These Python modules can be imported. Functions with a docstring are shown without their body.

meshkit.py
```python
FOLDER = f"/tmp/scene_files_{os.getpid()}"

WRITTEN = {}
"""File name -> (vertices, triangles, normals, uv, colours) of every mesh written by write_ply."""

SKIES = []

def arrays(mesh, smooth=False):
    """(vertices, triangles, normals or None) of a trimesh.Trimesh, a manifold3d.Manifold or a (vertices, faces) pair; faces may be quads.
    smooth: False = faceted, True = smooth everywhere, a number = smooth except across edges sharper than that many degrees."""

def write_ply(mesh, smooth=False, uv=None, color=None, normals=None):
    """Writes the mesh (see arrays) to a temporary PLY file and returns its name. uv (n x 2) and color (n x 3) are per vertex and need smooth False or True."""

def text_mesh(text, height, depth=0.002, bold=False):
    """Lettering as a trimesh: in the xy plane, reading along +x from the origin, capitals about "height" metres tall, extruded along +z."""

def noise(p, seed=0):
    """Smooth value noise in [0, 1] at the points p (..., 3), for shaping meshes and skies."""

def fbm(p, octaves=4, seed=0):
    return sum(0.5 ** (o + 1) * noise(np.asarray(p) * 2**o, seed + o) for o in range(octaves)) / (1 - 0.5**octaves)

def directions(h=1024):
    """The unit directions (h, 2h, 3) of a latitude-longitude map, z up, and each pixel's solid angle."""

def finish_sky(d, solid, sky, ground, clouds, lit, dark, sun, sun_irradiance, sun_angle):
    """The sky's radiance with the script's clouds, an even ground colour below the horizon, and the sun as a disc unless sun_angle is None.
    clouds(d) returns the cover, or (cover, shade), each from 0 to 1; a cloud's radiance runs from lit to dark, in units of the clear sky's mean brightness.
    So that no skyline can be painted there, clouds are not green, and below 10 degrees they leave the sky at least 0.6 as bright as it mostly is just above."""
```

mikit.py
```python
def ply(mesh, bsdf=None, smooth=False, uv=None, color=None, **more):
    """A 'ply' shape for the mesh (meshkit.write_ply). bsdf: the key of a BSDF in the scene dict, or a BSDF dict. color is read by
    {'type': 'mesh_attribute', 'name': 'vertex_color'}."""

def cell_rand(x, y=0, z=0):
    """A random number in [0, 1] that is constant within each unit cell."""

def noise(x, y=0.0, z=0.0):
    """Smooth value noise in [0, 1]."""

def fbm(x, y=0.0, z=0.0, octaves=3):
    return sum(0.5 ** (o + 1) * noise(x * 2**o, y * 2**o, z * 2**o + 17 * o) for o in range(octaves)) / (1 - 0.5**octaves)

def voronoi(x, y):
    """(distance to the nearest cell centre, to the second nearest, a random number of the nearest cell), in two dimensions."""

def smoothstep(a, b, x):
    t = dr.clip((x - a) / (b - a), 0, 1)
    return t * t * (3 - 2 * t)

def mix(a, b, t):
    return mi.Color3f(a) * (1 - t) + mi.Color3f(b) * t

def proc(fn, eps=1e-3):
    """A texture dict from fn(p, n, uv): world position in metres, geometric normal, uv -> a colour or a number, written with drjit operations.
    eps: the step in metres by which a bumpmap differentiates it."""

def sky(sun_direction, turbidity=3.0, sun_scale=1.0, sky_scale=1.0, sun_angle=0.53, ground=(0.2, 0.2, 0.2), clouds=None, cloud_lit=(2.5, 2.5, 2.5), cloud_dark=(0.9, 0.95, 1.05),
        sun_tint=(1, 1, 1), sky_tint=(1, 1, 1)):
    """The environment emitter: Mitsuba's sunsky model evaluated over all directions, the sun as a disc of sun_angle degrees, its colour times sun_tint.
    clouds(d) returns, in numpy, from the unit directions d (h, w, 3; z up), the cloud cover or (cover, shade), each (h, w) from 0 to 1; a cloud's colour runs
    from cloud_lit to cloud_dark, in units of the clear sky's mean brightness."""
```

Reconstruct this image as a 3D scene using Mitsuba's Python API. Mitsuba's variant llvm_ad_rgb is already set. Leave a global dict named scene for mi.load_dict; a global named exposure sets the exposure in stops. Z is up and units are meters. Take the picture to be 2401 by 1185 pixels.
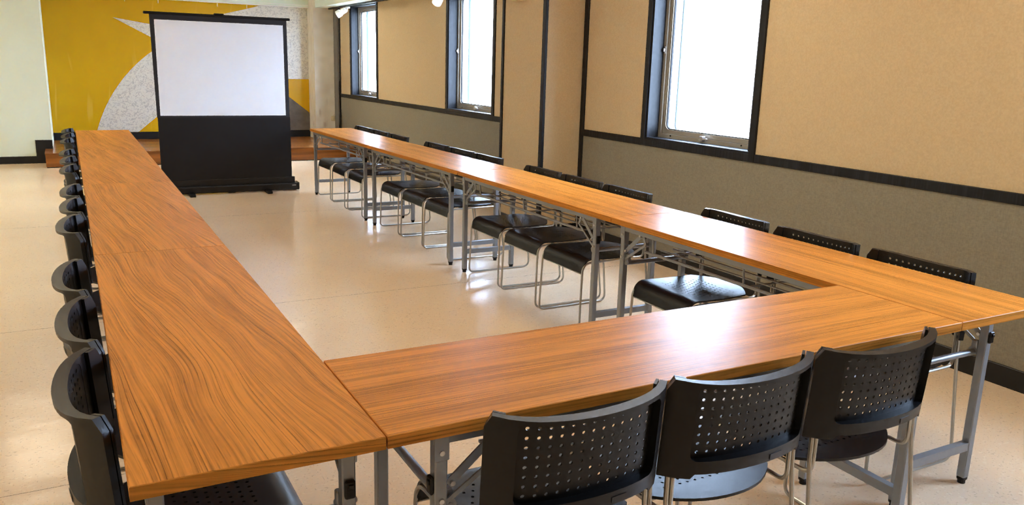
import math, random
import numpy as np, trimesh, manifold3d as m3
import drjit as dr
import mitsuba as mi
import mikit, meshkit
from mikit import proc, noise, fbm, voronoi, smoothstep, mix, cell_rand

T4 = mi.ScalarTransform4f
PI = math.pi
scene, labels = {}, {}

# ------------------------------------------------------------------ camera
W_, H_ = 2401.0, 1185.0
CAM_F, CAM_P, CAM_PITCH, CAM_YAW, CAM_ROLL = 1895.67, np.array([-.0356, -1.3709, 1.4030]), .2270, .5006, -.0293
_f = np.array([math.sin(CAM_YAW) * math.cos(CAM_PITCH), math.cos(CAM_YAW) * math.cos(CAM_PITCH), -math.sin(CAM_PITCH)])
_r = np.array([math.cos(CAM_YAW), -math.sin(CAM_YAW), 0.0])
_d = np.cross(_f, _r)
_up = -(-_r * math.sin(CAM_ROLL) + _d * math.cos(CAM_ROLL))
scene['camera'] = {'type': 'perspective', 'fov': math.degrees(2 * math.atan(W_ / 2 / CAM_F)), 'fov_axis': 'x', 'near_clip': .05, 'far_clip': 500.0,
                   'to_world': T4().look_at(origin=CAM_P.tolist(), target=(CAM_P + _f).tolist(), up=_up.tolist())}
# ------------------------------------------------------------------ sky, lamps, exposure
exposure = 4.08
SKY = 16.0
LAMP = 0.95
scene['sky'] = mikit.sky((.8, -.3, .6), turbidity=4.0, sun_scale=0.0, sky_scale=SKY, ground=(.45, .45, .45),
                         clouds=lambda d: (np.ones(d.shape[:2]), .25 * np.ones(d.shape[:2])), cloud_lit=(.72, .95, 1.32), cloud_dark=(.62, .86, 1.25))
LAMP_COLOR = np.array([1.0, .86, .63])
LAMP_SPOTS = [(-1.2, 4.6), (-.58, 7.6), (-1.2, .4), (2.5, 2.3), (2.5, .3), (-2.9, 4.3), (-2.9, .4), (-2.9, 8.2), (2.3, 9.2)]


def lin(r, g, b):
    c = np.array([r, g, b]) / 255.0
    return [float(x) for x in np.where(c <= .04045, c / 12.92, ((c + .055) / 1.055) ** 2.4)]


# ------------------------------------------------------------------ materials
def rgb(c):
    return {'type': 'rgb', 'value': [float(x) for x in c]}


def principled(key, color, rough=.5, metallic=0.0, spec=.5, bump=None, bump_scale=1.0, **kw):
    b = {'type': 'principled', 'base_color': color if isinstance(color, dict) else rgb(color), 'roughness': rough, 'metallic': metallic, 'specular': spec, **kw}
    if bump is not None:
        b = {'type': 'bumpmap', 'arbitrary': bump, 'scale': bump_scale, 'bsdf': b}
    scene[key] = {'type': 'twosided', 'bsdf': b}


def wood_fn(wavy):
    def fn(p, n, uv):
        u, v = uv.x, uv.y
        warp = (fbm(u * 1.3, v * 5.0, 3.0, 2) - .5) * (.07 if wavy else .016) + (noise(u * 4.0, v * 16.0, 9.0) - .5) * (.014 if wavy else .004)
        w = v + warp + (.10 * u if wavy else 0.0)
        broad = fbm(w * 26.0, u * .5, 1.0, 2)
        ring = w * (92.0 if wavy else 110.0) + 2.2 * noise(w * 9.0, u * .4, 5.0)
        fr = ring - dr.floor(ring)
        line = smoothstep(.74, .96, fr) * (1 - smoothstep(.96, 1.0, fr)) * (.25 + .75 * cell_rand(dr.floor(ring), 3)) * smoothstep(.25, .6, noise(w * 40.0, u * 2.2, 8.0))
        fine = noise(w * 460.0, u * 9.0, 2.0)
        fine2 = noise(w * 210.0, u * 3.0, 12.0)
        pore = smoothstep(.70, .9, noise(w * 900.0, u * 28.0, 7.0))
        t = dr.clip(.22 + .50 * (broad - .5) + .62 * line + .38 * (fine - .5) + .46 * (fine2 - .5) + .16 * pore, 0, 1)
        c = mix(lin(210, 138, 60), lin(127, 74, 28), t)
        return mix(c, lin(84, 42, 14), smoothstep(.70, 1.0, line * 1.15) * .5)
    return fn


principled('wood_wavy', proc(wood_fn(True)), .34, spec=.08)
principled('wood_straight', proc(wood_fn(False)), .29, spec=.055)


principled('wood_cross', proc(wood_fn(False)), .34, spec=.085)


def stage_fn(p, n, uv):
    w = p.z * 1.0 + p.y * 1.0
    t = fbm(w * 30 + (noise(p.x * 1.2, p.y * 4) - .5) * 1.6, p.x * .9, 2.0, 3)
    fine = noise(w * 260, p.x * 6)
    return mix(lin(150, 90, 36), lin(84, 44, 18), dr.clip(t * 1.3 - .2 + .25 * (fine - .5), 0, 1))


principled('stage_wood', proc(stage_fn), .22, spec=.5)


def floor_fn(p, n, uv):
    base = mix(lin(229, 206, 175), lin(216, 189, 158), fbm(p.x * 1.5, p.y * 1.5, 0.0, 3))
    sp = noise(p.x * 160, p.y * 160, 1.0)
    sp2 = noise(p.x * 75, p.y * 120, 4.0)
    c = mix(base, lin(160, 132, 104), smoothstep(.78, .95, sp) * .40)
    c = mix(c, lin(232, 214, 188), smoothstep(.75, .95, sp2) * .4)
    seam = dr.abs(p.y - 3.3 + .004 * noise(p.x * 3)) < .0016
    seam |= (dr.abs(p.y - 1.47) < .0014)
    seam |= (dr.abs(p.y - 6.2) < .002)
    return dr.select(seam, mi.Color3f(lin(120, 98, 76)), c)


def floor_bump(p, n, uv):
    return .55 * fbm(p.x * 3.0, p.y * 9.0, 0.0, 2) + .035 * noise(p.x * 60, p.y * 60, 2.0)


principled('floor_vinyl', proc(floor_fn), .19, spec=.32, bump=proc(floor_bump, 2e-3), bump_scale=.003)


def paper_fn(p, n, uv):
    a = noise(p.y * 130 + p.x * 130, p.z * 130, 0.0)
    b = noise(p.y * 420 + p.x * 420, p.z * 420, 3.0)
    c = mix(lin(215, 193, 157), lin(199, 175, 138), a * .6 + b * .4)
    return mix(c, lin(206, 182, 142), fbm(p.y * .8 + p.x, p.z * .8, 5.0, 2) * .5)


def fabric_fn(p, n, uv):
    a = noise(p.y * 300, p.z * 90, 0.0)
    b = noise(p.y * 90, p.z * 320, 3.0)
    return mix(lin(150, 144, 126), lin(132, 126, 110), .5 * a + .5 * b)


principled('wall_paper', proc(paper_fn), .85, spec=.2)
principled('wall_fabric', proc(fabric_fn), .95, spec=.15)


def white_fn(p, n, uv):
    return mix(lin(230, 240, 224), lin(220, 231, 214), fbm(p.x * 2, p.z * 2, p.y, 2))


principled('white_paint', proc(white_fn), .6, spec=.3)
principled('back_wall', lin(112, 92, 70), .8, spec=.2)
principled('ceiling_paint', lin(236, 232, 222), .9, spec=.1)


def column_fn(p, n, uv):
    c = mix(lin(234, 227, 210), lin(222, 213, 194), noise(p.x * 12, p.z * 12, p.y * 12))
    drip = smoothstep(.72, .95, noise(p.x * 25 + p.y * 25, p.z * 5)) * (1 - smoothstep(.5, 1.1, p.z))
    return mix(c, lin(140, 112, 78), drip * .35)


principled('column_paint', proc(column_fn), .7, spec=.25)


def black_wood_fn(p, n, uv):
    t = fbm(p.y * 90 + p.x * 60 + 1.6 * noise(p.z * 2.5, p.y * 9 + p.x * 9), p.z * 1.6, 1.0, 3)
    return mix(lin(11, 12, 16), lin(24, 26, 34), smoothstep(.45, .7, t))


principled('black_wood', proc(black_wood_fn), .45, spec=.4)
principled('black_base', lin(20, 21, 23), .4, spec=.4)


def plastic_bump(p, n, uv):
    return noise(p.x * 900, p.y * 900, p.z * 900)


principled('chair_plastic', lin(6, 7, 9), .38, spec=.42)
principled('chair_plate', lin(12, 12, 14), .3, spec=.5)
principled('steel_rod', lin(178, 174, 164), .30, metallic=.85, spec=.5)
principled('silver_paint', lin(146, 151, 156), .42, metallic=.55, spec=.5)
principled('bright_metal', lin(205, 205, 205), .25, metallic=.95)
principled('black_plastic', lin(7, 7, 8), .35, spec=.3)
principled('screen_black', lin(15, 14, 15), .38, spec=.4)
principled('screen_border', lin(38, 38, 40), .55, spec=.3)
principled('screen_white', lin(236, 240, 247), .8, spec=.2)
principled('screen_case', lin(12, 12, 13), .30, spec=.5)


def yellow_fn(p, n, uv):
    c = mix(lin(220, 171, 8), lin(202, 155, 4), fbm(p.x * 1.7, p.z * 1.0, 0.0, 3))
    s = smoothstep(.80, .97, noise(p.x * 22 + 2.0 * noise(p.z * 2), p.z * 1.6, 4.0))
    return mix(c, lin(235, 196, 80), s * .45)


def silver_fn(p, n, uv):
    a = fbm(p.x * 34, p.z * 34, 0.0, 3)
    b = noise(p.x * 75, p.z * 95, 2.0)
    return mix(lin(228, 224, 214), lin(200, 196, 188), smoothstep(.40, .75, a * .5 + b * .5))


def grey_fn(p, n, uv):
    return mix(lin(122, 112, 100), lin(92, 84, 76), fbm(p.x * 14, p.z * 18, 0.0, 3))


principled('mural_yellow', proc(yellow_fn), .38, spec=.4)
principled('mural_silver', proc(silver_fn), .42, metallic=.25, spec=.5)
principled('mural_grey', proc(grey_fn), .5, spec=.3)


def alu_fn(p, n, uv):
    return mix(lin(176, 170, 158), lin(146, 140, 130), fbm(p.y * 6, p.z * 6, p.x * 6, 3))


principled('aluminium', proc(alu_fn), .4, metallic=.35, spec=.5)
principled('lamp_white', lin(238, 236, 230), .4, spec=.4)
principled('beige_plastic', lin(214, 200, 168), .5, spec=.4)
principled('cream_plastic', lin(206, 190, 150), .5, spec=.4)
principled('conduit_grey', lin(120, 116, 108), .5, spec=.4)
principled('hook_metal', lin(226, 214, 178), .4, metallic=.3)
principled('facade_white', lin(232, 236, 236), .8)
principled('facade_glass', lin(150, 170, 168), .4)
principled('pale_gasket', lin(70, 96, 112), .5)
principled('asphalt', lin(150, 150, 146), .9)
scene['pane_glass'] = {'type': 'thindielectric', 'int_ior': 1.5}


# ------------------------------------------------------------------ mesh helpers
def cbox(lo, hi, c=0.0):
    """Box from lo to hi with chamfered edges."""
    lo, hi = np.array(lo, float), np.array(hi, float)
    if c <= 0:
        return trimesh.creation.box(extents=hi - lo, transform=trimesh.transformations.translation_matrix((lo + hi) / 2))
    pts = []
    for sx in (0, 1):
        for sy in (0, 1):
            for sz in (0, 1):
                s = np.array([sx, sy, sz])
                corner = np.where(s, hi, lo)
                inward = np.where(s, -1.0, 1.0) * c
                for k in range(3):
                    q = corner + inward
                    q[k] = corner[k]
                    pts.append(q)
    return trimesh.convex.convex_hull(np.array(pts))


def cat(*ms):
    out = []
    for m in ms:
        if isinstance(m, m3.Manifold):
            mm = m.to_mesh()
            m = trimesh.Trimesh(mm.vert_properties[:, :3], mm.tri_verts, process=False)
        out.append(m)
    return trimesh.util.concatenate(out)


def tm(man):
    mm = man.to_mesh()
    return trimesh.Trimesh(np.array(mm.vert_properties[:, :3], float), np.array(mm.tri_verts), process=False)


def cyl(a, b, r, n=12, r2=None):
    a, b = np.array(a, float), np.array(b, float)
    d = b - a
    L = np.linalg.norm(d)
    m = m3.Manifold.cylinder(L, r, r if r2 is None else r2, n)
    t = tm(m)
    t.apply_transform(trimesh.geometry.align_vectors([0, 0, 1], d / L))
    t.apply_translation(a)
    return t


def fillet(pts, rad, n=5):
    pts = [np.array(p, float) for p in pts]
    out = [pts[0]]
    for i in range(1, len(pts) - 1):
        a, b, c = pts[i - 1], pts[i], pts[i + 1]
        r = rad[i - 1] if isinstance(rad, (list, tuple)) else rad
        u, v = (a - b) / np.linalg.norm(a - b), (c - b) / np.linalg.norm(c - b)
        ang = math.acos(np.clip(u @ v, -1, 1))
        if r <= 0 or ang > PI - .02:
            out.append(b)
            continue
        t = min(r / math.tan(ang / 2), .49 * np.linalg.norm(a - b), .49 * np.linalg.norm(c - b))
        p0, p2 = b + u * t, b + v * t
        for k in range(n + 1):
            s = k / n
            out.append((1 - s) ** 2 * p0 + 2 * s * (1 - s) * b + s * s * p2)
    out.append(pts[-1])
    return np.array(out)


def tube(path, r, n=8):
    path = np.array(path, float)
    tang = np.gradient(path, axis=0)
    for i in range(len(path)):
        a = path[max(i - 1, 0)]
        b = path[min(i + 1, len(path) - 1)]
        tang[i] = (b - a) / np.linalg.norm(b - a)
    nrm = np.cross(tang[0], [0.3, .2, 1.0])
    if np.linalg.norm(nrm) < 1e-3:
        nrm = np.cross(tang[0], [1.0, 0, 0])
    nrm /= np.linalg.norm(nrm)
    V, F = [], []
    for i, p in enumerate(path):
        nrm = nrm - tang[i] * (nrm @ tang[i])
        nrm /= np.linalg.norm(nrm)
        bi = np.cross(tang[i], nrm)
        for k in range(n):
            a = 2 * PI * k / n
            V.append(p + r * (math.cos(a) * nrm + math.sin(a) * bi))
    for i in range(len(path) - 1):
        for k in range(n):
            a, b = i * n + k, i * n + (k + 1) % n
            F += [[a, b, b + n], [a, b + n, a + n]]
    V.append(path[0]); V.append(path[-1])
    for k in range(n):
        F.append([len(V) - 2, (k + 1) % n, k])
        F.append([len(V) - 1, (len(path) - 1) * n + k, (len(path) - 1) * n + (k + 1) % n])
    return trimesh.Trimesh(np.array(V), np.array(F), process=False)


def prism(poly, axis, lo, hi):
    """Extrudes a polygon (list of 2-D points) along an axis; the two other axes take the coordinates in order x, y, z."""
    cs = m3.CrossSection([np.array(poly, float)], m3.FillRule.EvenOdd)
    m = tm(cs.extrude(hi - lo))
    v = m.vertices.copy()
    out = np.zeros_like(v)
    if axis == 'z':
        out = v + [0, 0, lo]
    elif axis == 'y':
        out[:, 0], out[:, 2], out[:, 1] = v[:, 0], v[:, 1], hi - v[:, 2]
    else:
        out[:, 1], out[:, 2], out[:, 0] = v[:, 0], v[:, 1], v[:, 2] + lo
    return trimesh.Trimesh(out, m.faces, process=False)


def ring_prism(outer, inner, axis, lo, hi):
    cs = m3.CrossSection([np.array(outer, float), np.array(inner, float)[::-1]], m3.FillRule.EvenOdd)
    m = tm(cs.extrude(hi - lo))
    v = m.vertices.copy()
    out = np.zeros_like(v)
    if axis == 'y':
        out[:, 0], out[:, 2], out[:, 1] = v[:, 0], v[:, 1], hi - v[:, 2]
    elif axis == 'x':
        out[:, 1], out[:, 2], out[:, 0] = v[:, 0], v[:, 1], v[:, 2] + lo
    else:
        out = v + [0, 0, lo]
    return trimesh.Trimesh(out, m.faces, process=False)


def rrect(x0, y0, x1, y1, r, n=5):
    pts = []
    for cx, cy, a0 in ((x1 - r, y0 + r, -90), (x1 - r, y1 - r, 0), (x0 + r, y1 - r, 90), (x0 + r, y0 + r, 180)):
        for k in range(n + 1):
            a = math.radians(a0 + 90 * k / n)
            pts.append((cx + r * math.cos(a), cy + r * math.sin(a)))
    return pts


# ------------------------------------------------------------------ scene helpers
counts = {}


def numbered(name):
    k = counts.get(name, 0)
    counts[name] = k + 1
    return name if k == 0 else f'{name}_{k:03d}'


def ply(mesh, mat, smooth=False, uv=None):
    return mikit.ply(mesh, mat, smooth=smooth, uv=uv)


def put(key, shape, tw=None):
    d = dict(shape)
    if tw is not None:
        d['to_world'] = tw
    scene[key] = d
    return key


def obj(name, mesh, mat, parent=None, smooth=False, tw=None, label=None, category=None, group=None, kind=None):
    key = numbered(f'{parent}__{name}' if parent else name)
    put(key, ply(mesh, mat, smooth), tw)
    info = {}
    if label: info['label'] = label
    if category: info['category'] = category
    if group: info['group'] = group
    if kind: info['kind'] = kind
    if info: labels[key] = info
    return key


def struct(name, mesh, mat, smooth=False):
    return obj(name, mesh, mat, smooth=smooth, kind='structure')


def thing(name, label, category, group=None):
    key = numbered(name)
    labels[key] = {'label': label, 'category': category}
    if group: labels[key]['group'] = group
    return key


# ------------------------------------------------------------------ setting
XW = 3.73            # right wall face
ZC = 2.62            # ceiling
Y0, Y1 = -3.6, 11.87
XL = -4.2
YWH = 10.72          # white wall left of the mural
RAIL0, RAIL1 = .852, .905
WIN_TOP = 2.185
WINS = [(9.525, 10.655), (6.02, 7.12), (2.42, 3.49), (-1.18, -.10)]    # openings along y

struct('floor', cbox((XL - .1, Y0 - .1, -.08), (XW + .25, Y1 + .2, 0)), 'floor_vinyl')
struct('ceiling', cbox((XL - .1, Y0 - .1, ZC), (XW + .25, Y1 + .2, ZC + .1)), 'ceiling_paint')
struct('wall_back', cbox((XL, Y0 - .1, 0), (XW, Y0, ZC)), 'back_wall')
struct('wall_left', cbox((XL - .1, Y0, 0), (XL, Y1, ZC)), 'white_paint')
struct('wall_far', cbox((-.26, Y1, 0), (XW + .2, Y1 + .12, ZC)), 'white_paint')
struct('wall_white', cbox((XL, YWH, 0), (-.26, Y1 + .12, ZC)), 'white_paint')

# right wall with four window openings
parts = []
ys = sorted(sum([list(w) for w in WINS], []))
edges = [Y0] + ys + [Y1]
for a, b in zip(edges[::2], edges[1::2]):
    parts.append(cbox((XW, a, 0), (XW + .22, b, ZC)))
for a, b in WINS:
    parts.append(cbox((XW, a, 0), (XW + .22, b, RAIL1)))
    parts.append(cbox((XW, a, WIN_TOP), (XW + .22, b, ZC)))
wr = struct('wall_right', cat(*parts), 'wall_paper')
for a, b in ((Y0, 4.37), (5.10, 11.28)):
    obj('wainscot', cbox((XW - .006, a, .10), (XW + .01, b, RAIL0), .001), 'wall_fabric', wr)

# column on the right wall
XC, YC0, YC1 = 3.36, 4.38, 5.10
struct('wall_column', cbox((XC, YC0, 0), (XW + .05, YC1, ZC)), 'wall_paper')
# far corner column and beams
struct('wall_corner_column', cbox((3.395, 11.5, 0), (XW + .05, Y1 + .05, ZC)), 'column_paint')
struct('wall_beam_far', cat(cbox((-.26, 11.78, 2.205), (3.41, Y1 + .05, ZC))), 'white_paint')
struct('trim_1', cat(cbox((-.26, 11.765, 2.19), (3.395, 11.80, 2.207), .003), cbox((-.26, 11.772, 2.225), (3.395, 11.80, 2.235), .002)), 'lamp_white')
struct('wall_beam_right', cbox((3.425, YC1, 2.19), (XW + .05, 11.6, ZC)), 'white_paint')

# baseboards
struct('baseboard_right', cat(cbox((XW - .014, Y0, 0), (XW + .01, 4.372, .10), .003), cbox((XW - .014, YC1, 0), (XW + .01, 11.5, .10), .003)), 'black_base')
struct('baseboard_column', cat(cbox((XC - .012, YC0 - .012, 0), (XW, YC0 + .01, .10), .003), cbox((XC - .012, YC0 - .012, 0), (XC + .01, YC1 + .012, .10), .003)), 'black_base')
struct('baseboard_far', cbox((-.26, Y1 - .016, .185), (3.395, Y1 + .01, .292), .003), 'black_base')
struct('baseboard_white', prism([(XL, 0), (-.26, 0), (-.26, .298), (-.452, .298), (-.452, .092), (XL, .092)], 'y', YWH - .014, YWH + .01), 'black_base')

# chair rail (black wood) in pieces between the windows, and vertical trims
TR = 2
def trim(*boxes):
    global TR
    k = struct(f'trim_{TR}', cat(*[cbox(a, b, .003) for a, b in boxes]), 'black_wood')
    TR += 1
    return k
P = .014
CW = .05     # casing width
rail_edges = [Y0] + [y for w in sorted(WINS) for y in (w[0] - CW, w[1] + CW)] + [11.26]
segs = list(zip(rail_edges[::2], rail_edges[1::2]))
for a, b in segs:
    if a < YC0 < b:
        trim(((XW - P, a, RAIL0), (XW + .01, YC0 - .02, RAIL1)))
        trim(((XW - P, YC1, RAIL0), (XW + .01, b, RAIL1)))
    else:
        trim(((XW - P, a, RAIL0), (XW + .01, b, RAIL1)))
trim(((XW - P, YC0 - .06, .10), (XW + .01, YC0 - .005, ZC)))                 # near wall junction
trim(((XC - P, YC0 - P, .10), (XC + .012, YC0 + .034, ZC)))                    # near corner of the column
trim(((XC - P, YC1 - .02, .10), (XC + .01, YC1 + P, ZC)))                      # far corner of the column
trim(((XW - P, 11.215, .10), (XW + .01, 11.27, 2.19)))                         # far corner of wall
struct('trim_conduit', cbox((XW - .03, 11.31, .0), (XW + .01, 11.49, 2.19), .008), 'conduit_grey')

# windows
for i, (a, b) in enumerate(WINS):
    w = f'window_{i + 1}'
    z0, z1 = RAIL1, WIN_TOP
    c = .003
    casing = cat(cbox((XW - P, a - CW, z0 - .053), (XW + .01, a, z1 + CW), c), cbox((XW - P, b, z0 - .053), (XW + .01, b + CW, z1 + CW), c),
                 cbox((XW - P, a - CW, z1), (XW + .01, b + CW, z1 + CW), c), cbox((XW - P, a - CW, z0 - .053), (XW + .01, b + CW, z0), c))
    obj('casing', casing, 'black_wood', w)
    labels[w] = {'kind': 'structure'}
    xr = XW + .105
    rv = cat(cbox((XW - .004, a, z0), (xr, a + .016, z1)), cbox((XW - .004, b - .016, z0), (xr, b, z1)), cbox((XW - .004, a, z1 - .016), (xr, b, z1)))
    obj('reveal', rv, 'black_wood', w)
    obj('sill', cbox((XW - .01, a, z0 - .004), (xr, b, z0 + .012), .003), 'black_wood', w)
    # outer aluminium frame, sash with rounded corners
    ia, ib, iz0, iz1 = a + .016, b - .016, z0 + .010, z1 - .016
    obj('frame', ring_prism([(ia, iz0), (ib, iz0), (ib, iz1), (ia, iz1)], [(ia + .028, iz0 + .03), (ib - .028, iz0 + .03), (ib - .028, iz1 - .03), (ia + .028, iz1 - .03)], 'x', xr - .004, xr + .07), 'aluminium', w)
    sa, sb, s0, s1 = ia + .030, ib - .030, iz0 + .032, iz1 - .032
    obj('sash', ring_prism(rrect(sa, s0, sb, s1, .012), rrect(sa + .030, s0 + .030, sb - .030, s1 - .030, .045), 'x', xr + .012, xr + .052), 'aluminium', w, smooth=25)
    obj('gasket', ring_prism(rrect(sa + .030, s0 + .030, sb - .030, s1 - .030, .045), rrect(sa + .036, s0 + .036, sb - .036, s1 - .036, .042), 'x', xr + .020, xr + .034), 'black_plastic', w, smooth=25)
    pane = cbox((0, 0, 0), (1, 1, 1))
    xg = xr + .030
    v = np.array([(xg, sa + .02, s0 + .02), (xg, sb - .02, s0 + .02), (xg, sb - .02, s1 - .02), (xg, sa + .02, s1 - .02)])
    obj('pane', trimesh.Trimesh(v, [[0, 1, 2], [0, 2, 3]], process=False), 'pane_glass', w)
    # outside weather frame seen through the glass
    obj('outer_frame', ring_prism([(ia, iz0), (ib, iz0), (ib, iz1), (ia, iz1)], rrect(ia + .045, iz0 + .045, ib - .045, iz1 - .045, .05), 'x', xr + .115, xr + .135), 'facade_white', w, smooth=25)
    obj('outer_gasket', ring_prism(rrect(ia + .045, iz0 + .045, ib - .045, iz1 - .045, .05), rrect(ia + .053, iz0 + .053, ib - .053, iz1 - .053, .045), 'x', xr + .112, xr + .130), 'pale_gasket', w, smooth=25)
    ym = (a + b) / 2
    obj('lever', cat(cbox((xr - .035, ym + .0, iz0 + .012), (xr + .002, ym + .034, iz0 + .05), .006), cbox((xr - .030, ym - .035, iz0 + .022), (xr - .012, ym + .01, iz0 + .038), .004)), 'bright_metal', w)
    obj('latch', cat(cbox((xr - .012, b - .041, 1.52), (xr, b - .025, 1.575), .004), cbox((xr - .022, b - .038, 1.535), (xr - .008, b - .030, 1.560), .003)), 'bright_metal', w)
    for q in (.16, .86):
        yq = ia + (ib - ia) * q
        obj('screw', cyl((xr - .007, yq, iz0 + .02), (xr - .003, yq, iz0 + .02), .006, 8), 'black_plastic', w)

# stage along the far wall
st = thing('stage_step', 'low polished brown wooden stage running along the painted far wall', 'stage')
obj('tread', prism([(-.345, 10.155), (3.70, 10.155), (3.70, 11.49), (3.392, 11.49), (3.392, 11.868), (-.258, 11.868), (-.258, 10.718), (-.345, 10.718)], 'z', .165, .185), 'stage_wood', st)
obj('riser', cat(cbox((-.340, 10.163, .012), (3.70, 10.185, .166)), cbox((-.340, 10.163, .012), (-.322, 10.71, .166))), 'stage_wood', st)
obj('plinth', cat(cbox((-.335, 10.172, 0), (3.70, 10.185, .014)), cbox((-.335, 10.172, 0), (-.322, 10.71, .014))), 'black_base', st)

NTH = ['first', 'second', 'third', 'fourth', 'fifth', 'sixth', 'seventh', 'eighth', 'ninth', 'tenth', 'eleventh', 'twelfth']
# mural: pieces painted on the far wall, each a thin layer of its own
mu = thing('mural', 'abstract yellow and silver mural covering the far wall behind the screen', 'mural')
YM = Y1 - .001
def layer(name, poly, depth, mat, label):
    obj(name, prism(poly, 'y', YM - depth, YM), mat, mu, label=label)
layer('field', [(-.258, .29), (3.393, .29), (3.393, 2.195), (-.258, 2.195)], .003, 'mural_yellow', 'yellow painted field of the mural')
# circle through three measured points
def circle3(a, b, c):
    A = np.array([[b[0] - a[0], b[1] - a[1]], [c[0] - a[0], c[1] - a[1]]]) * 2
    rhs = [b[0] ** 2 + b[1] ** 2 - a[0] ** 2 - a[1] ** 2, c[0] ** 2 + c[1] ** 2 - a[0] ** 2 - a[1] ** 2]
    ctr = np.linalg.solve(A, rhs)
    return ctr, math.hypot(*(np.array(a) - ctr))
ctr, rad = circle3((1.101, 1.459), (.577, .904), (.306, .337))
arc = [(ctr[0] + rad * math.cos(t), ctr[1] + rad * math.sin(t)) for t in np.linspace(math.atan2(.292 - ctr[1], .29 - ctr[0]), math.atan2(1.62 - ctr[1], 1.45 - ctr[0]) - (2 * PI if math.atan2(.292 - ctr[1], .29 - ctr[0]) < 0 else 0), 28)]
layer('silver_arc', arc + [(1.62, .96), (1.115, .518), (.845, .292)], .006, 'mural_silver', 'mottled silver curved shape at the left of the screen')
layer('silver_wedge', [(.613, 1.917), (1.295, 1.815), (2.568, 2.16), (2.66, 2.195), (3.393, 2.195), (3.393, 1.10), (2.0, 1.10), (1.6, 1.40)], .006, 'mural_silver', 'mottled silver wedge with a sharp left tip')
layer('grey_patch', [(3.393, .292), (3.393, .568), (2.72, 1.09), (2.3, .70), (1.9, .292)], .006, 'mural_grey', 'dark grey patch at lower right')
for q_, (x, z) in enumerate(((.783, 2.158), (1.221, 2.158), (2.034, 2.158), (2.457, 2.158))):
    hk = thing('picture_hook', f'small pale picture hook on the rail above the mural, {NTH[q_]} from the left', 'hook', 'picture hooks along the mural rail')
    obj('shank', cbox((x - .006, 11.762, 2.135), (x + .006, 11.768, 2.195), .001), 'hook_metal', hk)
    obj('tip', cbox((x - .006, 11.745, 2.135), (x + .006, 11.764, 2.142), .001), 'hook_metal', hk)

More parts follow.
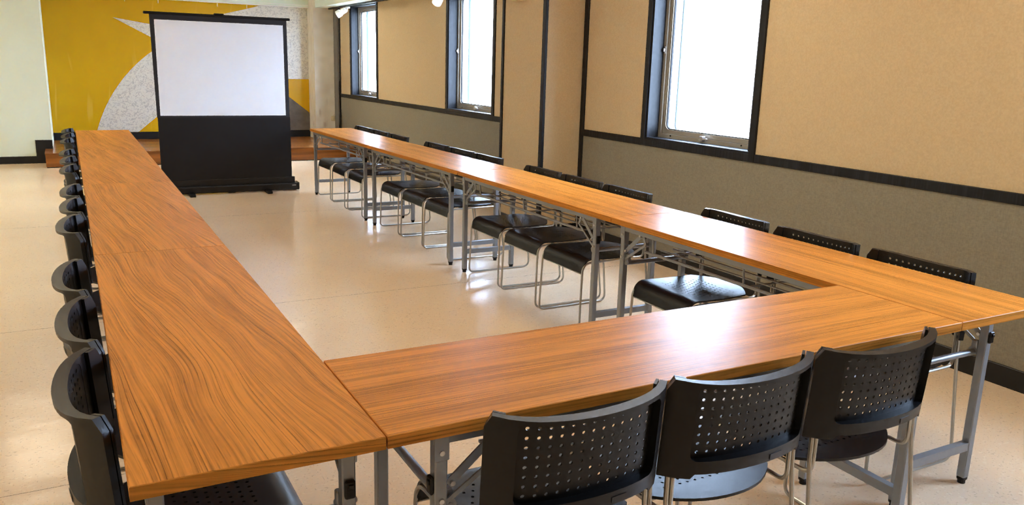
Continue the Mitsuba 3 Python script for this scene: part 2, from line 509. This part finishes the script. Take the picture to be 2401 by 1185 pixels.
# ------------------------------------------------------------------ folding tables
def slab_faces(W, L, z0, z1, c, seed):
    V, F, UV = [], [], []
    def quad(ps, uvs):
        b = len(V)
        V.extend(ps); UV.extend(uvs)
        F.extend([[b, b + 1, b + 2], [b, b + 2, b + 3]])
    top = [(c, c, z1), (W - c, c, z1), (W - c, L - c, z1), (c, L - c, z1)]
    quad(top, [(p[1] + seed, p[0] + seed * .37) for p in top])
    bot = [(0, L, z0), (W, L, z0), (W, 0, z0), (0, 0, z0)]
    quad(bot, [(p[1] + seed, p[0] + seed * .37) for p in bot])
    def side(a, b, ends):
        (x0, y0), (x1, y1) = a, b
        lo = [(x0, y0, z0), (x1, y1, z0), (x1, y1, z1 - c), (x0, y0, z1 - c)]
        f = lambda p: ((p[0] if ends else p[1]) + seed + 3.1, (p[2] - .68) * 1.0 + seed * .21 + (.5 if ends else 0))
        quad(lo, [f(p) for p in lo])
        ix = lambda x, y: (min(max(x, c), W - c), min(max(y, c), L - c))
        (a0, b0), (a1, b1) = ix(x0, y0), ix(x1, y1)
        up = [(x0, y0, z1 - c), (x1, y1, z1 - c), (a1, b1, z1), (a0, b0, z1)]
        quad(up, [f(p) for p in up])
    side((0, 0), (W, 0), True); side((W, 0), (W, L), False); side((W, L), (0, L), True); side((0, L), (0, 0), False)
    return trimesh.Trimesh(np.array(V), np.array(F), process=False), np.array(UV)


def make_table(label, tw, W, L, dn, df, mat, seed, group=None):
    """Table with its near end at y=0, legs dn from the near end and df from the far end (outer faces)."""
    t = thing('folding_table', label, 'table', group)
    m, uv = slab_faces(W, L, .673, .700, .0016, seed)
    put(numbered(t + '__tabletop'), mikit.ply(m, mat, uv=uv), tw)
    O = lambda name, mesh, mm, parent=t, sm=False, lab=None: obj(name, mesh, mm, parent, sm, tw, lab)
    for x in (.030, W - .030 - .022):
        O('side_rail', cat(cbox((x, dn - .003, .642), (x + .022, L - df + .003, .674), .002)), 'silver_paint')
    for y in (dn + .004, L - df - .024):
        O('end_rail', cbox((.052, y, .646), (W - .052, y + .020, .674), .002), 'silver_paint')
    lw = .029
    for end in (0, 1):
        yl = dn if end == 0 else L - df - lw
        inw = 1 if end == 0 else -1
        yout = yl if end == 0 else yl + lw
        for sx in (0, 1):
            x = .030 if sx == 0 else W - .030 - lw
            lg = O('leg', cbox((x, yl, .022), (x + lw, yl + lw, .650), .003), 'silver_paint')
            O('foot_cap', cat(cyl((x + lw / 2, yl + lw / 2, 0), (x + lw / 2, yl + lw / 2, .014), .013, 12), cbox((x + .001, yl + .001, .012), (x + lw - .001, yl + lw - .001, .026), .003)), 'black_plastic', lg)
            yb = yout - inw * .009
            O('stacking_clip', cat(cbox((x + .004, min(yout, yb), .529), (x + lw - .003, max(yout, yb) , .570), .003), cbox((x + .011, min(yb, yb - inw * .003), .552), (x + lw - .007, max(yb, yb - inw * .003), .562), .001)), 'black_plastic', lg)
            xo = x if sx == 0 else x + lw
            so = -1 if sx == 0 else 1
            for zb in (.624, .514):
                O('bolt', cyl((xo, yl + lw / 2, zb), (xo + so * .005, yl + lw / 2, zb), .006, 8), 'bright_metal', lg)
            # bracket plate over the leg head
            O('bracket', cbox((xo - .0025 if so > 0 else xo - .0025, yl - .002, .606), (xo + .0025, yl + lw + .002, .672), .0008), 'silver_paint', lg)
            # folding brace: two flat bars meeting at a hinge near the leg
            yi = yl + lw if end == 0 else yl
            xm = x + lw / 2
            def flat(p, q, w):
                p, q = np.array(p), np.array(q)
                d = (q - p) / np.linalg.norm(q - p)
                n = np.array([-d[1], d[0]]) * w / 2
                return prism([p - n, q - n, q + n, p + n], 'x', xo - so * .010, xo - so * .010 + .004)
            A = flat((yi + inw * .004, .545), (yi + inw * .125, .648), .020)
            B = flat((yi - inw * .004, .502), (yi + inw * .150, .603), .011)
            C = flat((yi + inw * .150, .603), (yi + inw * .125, .655), .014)
            br = O('brace', cat(A, B, C), 'silver_paint')
            O('pin', cyl((xo - so * .016, yi + inw * .118, .640), (xo + so * .001, yi + inw * .118, .640), .006, 8), 'bright_metal', br)
            O('pin', cyl((xo - so * .016, yi + inw * .012, .548), (xo + so * .001, yi + inw * .012, .548), .006, 8), 'bright_metal', br)
            O('hinge', cat(cyl((xm - so * .018, yi + inw * .012, .492), (xm + so * .002, yi + inw * .012, .492), .015, 14), cbox((min(xm, xm - so * .018), min(yi, yi + inw * .020), .478), (max(xm, xm - so * .018), max(yi, yi + inw * .020), .530), .003)), 'silver_paint', br)
        O('lower_bar', prism([(.030 + lw - .001, .132), (.080, .132), (.095, .117), (W - .095, .117), (W - .08, .132), (W - .029 - lw, .132), (W - .029 - lw, .160), (.030 + lw - .001, .160)] if end == 0 and False else
                             [(.030 + lw - .001, .130), (W - .029 - lw, .130), (W - .029 - lw, .160), (.030 + lw - .001, .160)], 'y', yl + .002, yl + lw - .002), 'silver_paint')
        yt = yl + lw + .010 if end == 0 else yl - .010
        O('cross_tube', cyl((.040, yt, .487), (W - .040, yt, .487), .011, 14), 'silver_paint', sm=30)
    # wire shelf under the top
    ya, yb = dn + .16, L - df - .16
    for k, (x, r) in enumerate(((.060, .0075), (.150, .0045), (.225, .0045), (.300, .0045), (W - .060, .0075))):
        O('shelf_rod', tube([(x, ya, .566), (x, yb, .566)], r, 8), 'silver_paint', sm=40)
    for y in (ya + .06, (ya + yb) / 2, yb - .06):
        O('shelf_bar', tube(fillet([(.052, y, .645), (.060, y, .557), (W - .060, y, .557), (W - .052, y, .645)], .02, 3), .0045, 8), 'silver_paint', sm=40)
    return t


def tw_table(x0, y0, x1, y1):
    """Local +y runs from (x0, y0) to (x1, y1)."""
    a = math.degrees(math.atan2(-(x1 - x0), y1 - y0))
    return T4().translate([x0, y0, 0]).rotate([0, 0, 1], a)


ORD = ['nearest', 'second', 'third', 'farthest']
G_L, G_R = 'folding tables of the left row', 'folding tables of the right row'
DESC_L = ['wood-grain folding table nearest the camera in the left row, ending at the cross table',
          'smooth orange wood-grain folding table second from the camera in the left row',
          'wood-grain folding table third from the camera in the left row, left of the projector screen',
          'wood-grain folding table at the far end of the left row, before the yellow mural']
for k in range(4):
    y = k * 1.812
    make_table(DESC_L[k], tw_table(0, y, 0, y + 1.8), .45, 1.809, .100, .06, 'wood_wavy', 1.7 + 2.3 * k, G_L)
DESC_R = ['wood-grain folding table nearest the camera in the window row, meeting the cross table',
          'wood-grain folding table second from the corner in the window row, beside the beige pillar',
          'wood-grain folding table third from the corner in the window row, under the middle window',
          'wood-grain folding table at the far end of the window row, beside the stage']
RT = [(2.245, 0.0, 2.240, .458), (2.240, 1.797, 2.242, .455), (2.240, 3.597, 2.205, .45), (2.205, 5.394, 2.178, .445)]
for k, (xa, ya, xb, w) in enumerate(RT):
    make_table(DESC_R[k], tw_table(xa, ya, xb, ya + 1.8), w, 1.793, .148 if k == 0 else .165, (.045, .02, .034, .02)[k], 'wood_straight', 11.3 + 2.9 * k, G_R)
# cross table: its length runs along x
make_table('straight-grained wood folding table across the front, joining the left and right rows', T4().translate([.4535, .45, 0]).rotate([0, 0, 1], -90), .45, 1.789, .112, .098, 'wood_cross', 25.9)

# ------------------------------------------------------------------ chairs
HALF = .221
def yc(x):
    q = np.abs(x) / HALF
    return -.006 + .030 * q ** 2 + .036 * q ** 6
def dyc(x):
    q = np.abs(x) / HALF
    return np.sign(x) * (.060 * q + .216 * q ** 5) / HALF
Z_BACK = .503
def bend_back(m, tmap):
    """(u, w, depth) -> chair space; depth is measured towards the rear."""
    v = np.array(m.vertices)
    u, w, q = v[:, 0], v[:, 1], v[:, 2]
    t = tmap(u, w, q)
    s = dyc(u)
    nn = np.sqrt(1 + s * s)
    x = u + t * s / nn * .6
    y = yc(u) - t / nn - .07 * (w - .12)
    out = np.stack([x, y, Z_BACK - .004 + w - .014 * (1 - (u / HALF) ** 2) * w / .235], 1)
    r = trimesh.Trimesh(out, m.faces, process=False)
    return r
def section(polys, depth, length):
    cs = m3.CrossSection([np.array(p, float) for p in polys], m3.FillRule.EvenOdd)
    return tm(cs.extrude(depth, 0).refine_to_length(length))
def circ(x, y, r, n=9):
    return [(x + r * math.cos(2 * PI * k / n), y + r * math.sin(2 * PI * k / n)) for k in range(n)]
def densify(poly, step):
    out = []
    for a, b in zip(poly, poly[1:] + poly[:1]):
        a, b = np.array(a), np.array(b)
        n = max(1, int(np.linalg.norm(b - a) / step))
        out += [tuple(a + (b - a) * k / n) for k in range(n)]
    return out

# backrest panel with its grid of holes
holes = []
for j in range(8):
    for i in range(13):
        x = -.150 + .300 * i / 12
        holes.append(circ(x, .050 + .160 * j / 7, .0046, 8))
panel_outline = densify(rrect(-.176, .026, .176, .228, .01, 3), .03)
mesh_panel = bend_back(section([panel_outline] + holes, .004, .03), lambda u, w, q: q - .004)
mesh_panel.fix_normals()
outer = [(-.221, -.012), (-.166, -.012), (-.158, 0), (.158, 0), (.166, -.012), (.221, -.012), (.221, .205), (.211, .235), (-.211, .235), (-.221, .205)]
inner = rrect(-.172, .034, .172, .224, .018, 4)
rim_depth = lambda u: .015 + .010 * (1 - (u / HALF) ** 2)
def ring_layers(o, i, d):
    return section([densify(o, .025), densify(i, .025)], d, .03)
_ring = ring_layers(outer, inner, 1.0)
mesh_rim = bend_back(_ring, lambda u, w, q: -.005 + q * (.005 + rim_depth(u)))
mesh_rim.fix_normals()
caps = []
for s in (-1, 1):
    p = [(s * .190, .03), (s * .221, .03), (s * .221, .205), (s * .211, .235), (s * .190, .235)]
    if s < 0: p = p[::-1]
    m = bend_back(section([densify(p, .03)], 1.0, .06), lambda u, w, q: -.0165 + .0085 * q + .000 * u)
    m.fix_normals(); caps.append(m)
m = bend_back(section([[(.045, .006), (.085, .006), (.085, .020), (.045, .020)]], 1.0, .05), lambda u, w, q: rim_depth(u) + .0005 + .0015 * q)
m.fix_normals(); mesh_plate = m

# seat sheet
FL, RA, ANG, DR_ = .375, .056, math.radians(80), .032
SL = FL + RA * ANG + DR_
def seat_warp(m):
    v = np.array(m.vertices)
    u, s, q = v[:, 0], v[:, 1], v[:, 2]
    f = np.clip(s / FL, 0, 1)
    a = np.clip((s - FL) / RA, 0, ANG)
    d = np.clip(s - FL - RA * ANG, 0, None)
    y = .030 + np.minimum(s, FL) + RA * np.sin(a) + d * math.cos(ANG)
    z = .398 - RA * (1 - np.cos(a)) - d * math.sin(ANG) - .011 * np.sin(PI * f) * (1 - .5 * (u / .2) ** 2) + .004 * (1 - f)
    ny, nz = np.sin(a), np.cos(a)
    t = q - .008
    return trimesh.Trimesh(np.stack([u, y + t * ny, z + t * nz], 1), m.faces, process=False)
rear = [(-.195 + .39 * k / 14, .085 * (abs(-.195 + .39 * k / 14) / .195) ** 2.2) for k in range(15)]
outline = rear + [(.203, .22), (.204, SL - .012), (.196, SL), (-.196, SL), (-.204, SL - .012), (-.203, .22)]
sh = []
for j in range(10):
    for i in range(11):
        x = -.135 + .27 * (i + (.5 if j % 2 else 0)) / 11.0
        sh.append(circ(x, .105 + .215 * j / 9, .0042, 7))
mesh_seat = seat_warp(section([densify(outline, .018)] + sh, .008, .016))
mesh_seat.fix_normals()
# chrome side loops: inner seat rod, front leg, skid and rear post in one bent rod
def side_loop(s):
    pts = [(s * .188, .047, .57), (s * .192, .046, .378), (s * .203, .462, .376), (s * .213, .472, .0065), (s * .213, -.004, .0065), (s * .205, .046, .42), (s * .203, .051, .57)]
    return tube(fillet(pts, [.032, .058, .034, .045, 0], 6), .0062, 8)
mesh_side = [side_loop(-1), side_loop(1)]
mesh_bars = [tube([(-.199, y, .377), (.199, y, .377)], .0055, 8) for y in (.13, .34)] + [tube([(-.206, .461, .318), (.206, .461, .318)], .0045, 8)]

CH = {'seat': [ply(mesh_seat, 'chair_plastic', 35)], 'backrest': [ply(mesh_panel, 'chair_plastic', 35)], 'back_frame': [ply(mesh_rim, 'chair_plastic', 30)],
      'end_cap': [ply(c, 'chair_plastic', 30) for c in caps], 'maker_plate': [ply(mesh_plate, 'chair_plate')],
      'side_frame': [ply(c, 'steel_rod', 40) for c in mesh_side], 'cross_bar': [ply(c, 'steel_rod', 40) for c in mesh_bars]}


def chair(x, y, rot, label, group):
    t = thing('stacking_chair', label, 'chair', group)
    tw = T4().translate([x, y, 0]).rotate([0, 0, 1], rot)
    for name, shapes in CH.items():
        par = t + '__backrest' if name in ('back_frame', 'end_cap', 'maker_plate') else t
        for s in shapes:
            put(numbered(f'{par}__{name}'), s, tw)


rng = random.Random(5)
left_y = [.453, .924, 1.411, 2.290, 2.758, 3.227, 4.102, 4.577, 5.040, 5.920, 6.405, 6.900]
for k, y in enumerate(left_y):
    lab = f'black perforated chair on the left side of the left table row, {NTH[k]} from the camera'
    chair(-.079 + rng.uniform(-.006, .006) - (.012 if k == 2 else 0), y, -90 + rng.uniform(-1, 1), lab, 'chairs along the left table row')
right_y = [.503, .994, 1.484, 2.360, 2.832, 3.306, 4.120, 4.590, 5.070, 5.900, 6.405, 6.905]
right_x = [2.784, 2.784, 2.784, 2.782, 2.780, 2.778, 2.772, 2.762, 2.752, 2.717, 2.712, 2.708]
for k, y in enumerate(right_y):
    lab = f'black perforated chair on the window side of the right table row, {NTH[k]} from camera'
    chair(right_x[k] + rng.uniform(-.003, .003), y, 90 + rng.uniform(-1, 1) + (0 if k < 6 else 1.0), lab, 'chairs along the window table row')
for x, w in ((.863, 'left'), (1.322, 'middle'), (1.797, 'right')):
    chair(x, -.094, 0, f'black perforated chair seen from behind at the cross table, {w} one of three', 'chairs at the cross table')

# ------------------------------------------------------------------ projector screen
sc = thing('projector_screen', 'portable pull-up projector screen with white surface and black lower half, standing on the floor', 'projection screen')
YS = 7.55
obj('white_surface', cbox((.768, YS - .003, .812), (2.016, YS + .001, 1.748)), 'screen_white', sc, label='white projection surface')
obj('border', ring_prism([(.737, .792), (2.056, .792), (2.054, 1.80), (.727, 1.80)], [(.768, .812), (2.016, .812), (2.016, 1.748), (.768, 1.748)], 'y', YS - .004, YS + .003), 'screen_border', sc)
obj('lower_panel', cbox((.742, YS - .004, .140), (2.060, YS + .002, .796)), 'screen_black', sc, label='glossy black lower curtain')
obj('top_bar', cat(cbox((.676, YS - .016, 1.797), (2.090, YS + .016, 1.822), .005)), 'black_plastic', sc)
obj('clasp', cat(cbox((1.330, YS - .02, 1.818), (1.425, YS + .01, 1.834), .004), cbox((1.345, YS - .024, 1.806), (1.40, YS - .014, 1.815), .002)), 'black_plastic', sc)
obj('base_panel', cbox((.720, YS - .010, .078), (2.090, YS + .012, .150), .003), 'screen_case', sc)
obj('case', cat(cbox((.690, YS - .065, .012), (2.120, YS + .06, .086), .012), cbox((2.105, YS - .07, .010), (2.126, YS + .065, .095), .012), cbox((.684, YS - .07, .010), (.70, YS + .065, .095), .012)), 'screen_case', sc)
obj('case_label', cbox((2.045, YS - .0662, .055), (2.088, YS - .0648, .070)), 'conduit_grey', sc)
for x in (.98, 1.75):
    obj('foot', cat(cbox((x, YS - .21, 0), (x + .055, YS - .05, .012), .004), cbox((x, YS - .20, .008), (x + .055, YS + .13, .03), .004)), 'black_plastic', sc)
obj('carry_handle', cbox((1.37, YS - .085, .01), (1.45, YS - .06, .035), .006), 'black_plastic', sc)
for s in (-1, 1):
    xm = 1.39
    obj('lift_arm', cat(tube([(xm + s * .05, YS + .02, .10), (xm + s * .26, YS + .035, .62)], .010, 8), tube([(xm + s * .26, YS + .035, .62), (xm + s * .10, YS + .03, 1.24)], .010, 8), tube([(xm + s * .10, YS + .03, 1.24), (xm + s * .03, YS + .015, 1.80)], .009, 8)), 'black_plastic', sc, smooth=40)

# ------------------------------------------------------------------ track and spotlights
tk = thing('light_track', 'black lighting track fixed under the white beam along the window wall', 'light track')
obj('rail', cbox((3.602, 5.2, 2.166), (3.636, 11.40, 2.191), .003), 'black_plastic', tk)
for lab, y, aim in (('white track spotlight at the far corner, beside the first window', 10.47, (-.62, .35, -.42)), ('white track spotlight cut by the top edge, above the middle window', 6.93, (-.55, -.35, -.75))):
    sp = thing('spotlight', lab, 'spotlight', None)
    obj('adapter', cbox((3.598, y - .07, 2.140), (3.640, y + .05, 2.1655), .006), 'lamp_white', sp)
    px = np.array([3.56, y, 2.085])
    obj('stem', tube(fillet([(3.615, y, 2.152), (3.615, y, 2.10), (3.575, y, 2.09)], .015, 3), .007, 8), 'lamp_white', sp, smooth=40)
    a = np.array(aim); a /= np.linalg.norm(a)
    # lathed lamp head along its axis
    prof = [(0, -.075), (.030, -.075), (.038, -.066), (.040, -.01), (.040, .0), (.050, .012), (.052, .075), (.046, .078), (.044, .02), (.0, .016)]
    hd = m3.Manifold.revolve(m3.CrossSection([np.array([(max(p[0], 0.0), p[1]) for p in prof])], m3.FillRule.Positive), 28)
    hm = tm(hd)
    hm.apply_transform(trimesh.geometry.align_vectors([0, 0, 1], a))
    hm.apply_translation(px - np.array([.03, 0, .0]))
    hk = obj('head', hm, 'lamp_white', sp, smooth=35)
    bulb = cyl(px - np.array([.03, 0, 0]) + a * .0165, px - np.array([.03, 0, 0]) + a * .021, .036, 20)
    key = numbered(sp + '__bulb')
    scene[key] = mikit.ply(bulb, 'lamp_white', emitter={'type': 'area', 'radiance': rgb(2.5 * LAMP_COLOR)})
    vent = px - np.array([.03, 0, 0]) + a * (-.02)
    side = np.array([-.15, -1.0, .25]); side -= a * (side @ a); side /= np.linalg.norm(side)
    key = numbered(sp + '__vent_glow')
    scene[key] = mikit.ply(cyl(vent + side * .0385, vent + side * .0408, .014, 12), 'lamp_white', emitter={'type': 'area', 'radiance': rgb(.09 * LAMP_COLOR)})
    labels[key] = {'label': 'warm glow through a vent in the head'}

# ceiling lamps (above the frame): square recessed lights
for x, y in LAMP_SPOTS:
    cl = thing('ceiling_light', 'square recessed ceiling light with a warm diffuser, above the picture', 'ceiling light', 'recessed ceiling lights')
    obj('frame', ring_prism([(x - .32, y - .32), (x + .32, y - .32), (x + .32, y + .32), (x - .32, y + .32)], [(x - .29, y - .29), (x + .29, y - .29), (x + .29, y + .29), (x - .29, y + .29)], 'z', ZC - .03, ZC + .002), 'lamp_white', cl)
    q = np.array([(x - .29, y - .29, ZC - .012), (x - .29, y + .29, ZC - .012), (x + .29, y + .29, ZC - .012), (x + .29, y - .29, ZC - .012)])
    key = numbered(cl + '__diffuser')
    scene[key] = mikit.ply(trimesh.Trimesh(q, [[0, 1, 2], [0, 2, 3]], process=False), 'lamp_white', emitter={'type': 'area', 'radiance': rgb(LAMP * LAMP_COLOR)})

# ------------------------------------------------------------------ small wall things
sb = thing('sensor_box', 'small beige sensor box high on the beige pillar, cut by the top edge', 'sensor box')
obj('body', cbox((XC - .045, 4.69, 1.932), (XC + .002, 4.79, 2.07), .004), 'beige_plastic', sb)
obj('cover', cbox((XC - .055, 4.79, 1.929), (XC + .002, 4.875, 2.07), .006), 'cream_plastic', sb)
so = thing('wall_socket', 'cream wall socket on the corner column above the far table end', 'socket')
obj('plate', cbox((3.642, 11.488, .462), (3.712, 11.502, .540), .004), 'cream_plastic', so)
obj('plug', cbox((3.672, 11.470, .488), (3.694, 11.489, .520), .004), 'cream_plastic', so)
obj('cord', tube(fillet([(3.683, 11.472, .515), (3.675, 11.465, .56), (3.70, 11.465, .572), (3.722, 11.47, .54), (3.722, 11.48, .02)], .015, 4), .004, 6), 'cream_plastic', so, smooth=40)
so = thing('wall_socket', 'small white wall socket low on the window wall behind the third table', 'socket')
obj('plate', cbox((XW - .024, 6.85, .15), (XW - .004, 6.93, .27), .004), 'lamp_white', so)
obj('outlet', cat(cbox((XW - .027, 6.873, .195), (XW - .023, 6.882, .225)), cbox((XW - .027, 6.898, .195), (XW - .023, 6.907, .225))), 'black_plastic', so)
cb = thing('cable_bundle', 'black cables hanging down the far corner of the window wall', 'cable')
for k, (dy, dx) in enumerate(((.0, .0), (-.03, -.02), (-.075, -.035), (-.13, -.05))):
    obj('cable', tube(fillet([(XW - .022, 11.235, 1.1 - .1 * k), (XW - .022, 11.235 + dy * .2, .62 - .02 * k), (XW - .03 + dx, 11.235 + dy * 1.9, .40), (XW - .03 + dx, 11.22 + dy * 1.9, .188)], .06, 4), .007, 6), 'black_plastic', cb, smooth=40)

# ------------------------------------------------------------------ outside the windows
struct('outdoor_ground', cbox((4.2, -60, -12.2), (160, 160, -12)), 'asphalt')
for lab, x, y, wx, wy, h in (('pale distant office block with rows of dark windows, seen faintly through the near window', 62, 58, 14, 20, 8.2), ('low white distant building at the left of the near window view', 58, 84, 12, 16, 6.0)):
    bd = thing('distant_building', lab, 'building')
    obj('walls', cbox((x, y, -12), (x + wx, y + wy, -12 + h + 4), .05), 'facade_white', bd)
    obj('roof_parapet', cbox((x - .15, y - .15, -8 + h - .02), (x + wx + .15, y + wy + .15, -8 + h + .5), .05), 'facade_white', bd)
    for r in range(2):
        for c in range(5):
            yy = y + 1.5 + c * (wy - 3) / 4.6
            zz = -8 + h - 2.2 - 2.9 * r
            obj('window', cbox((x - .06, yy, zz - .8), (x + .02, yy + 1.5, zz + .6)), 'facade_glass', bd)
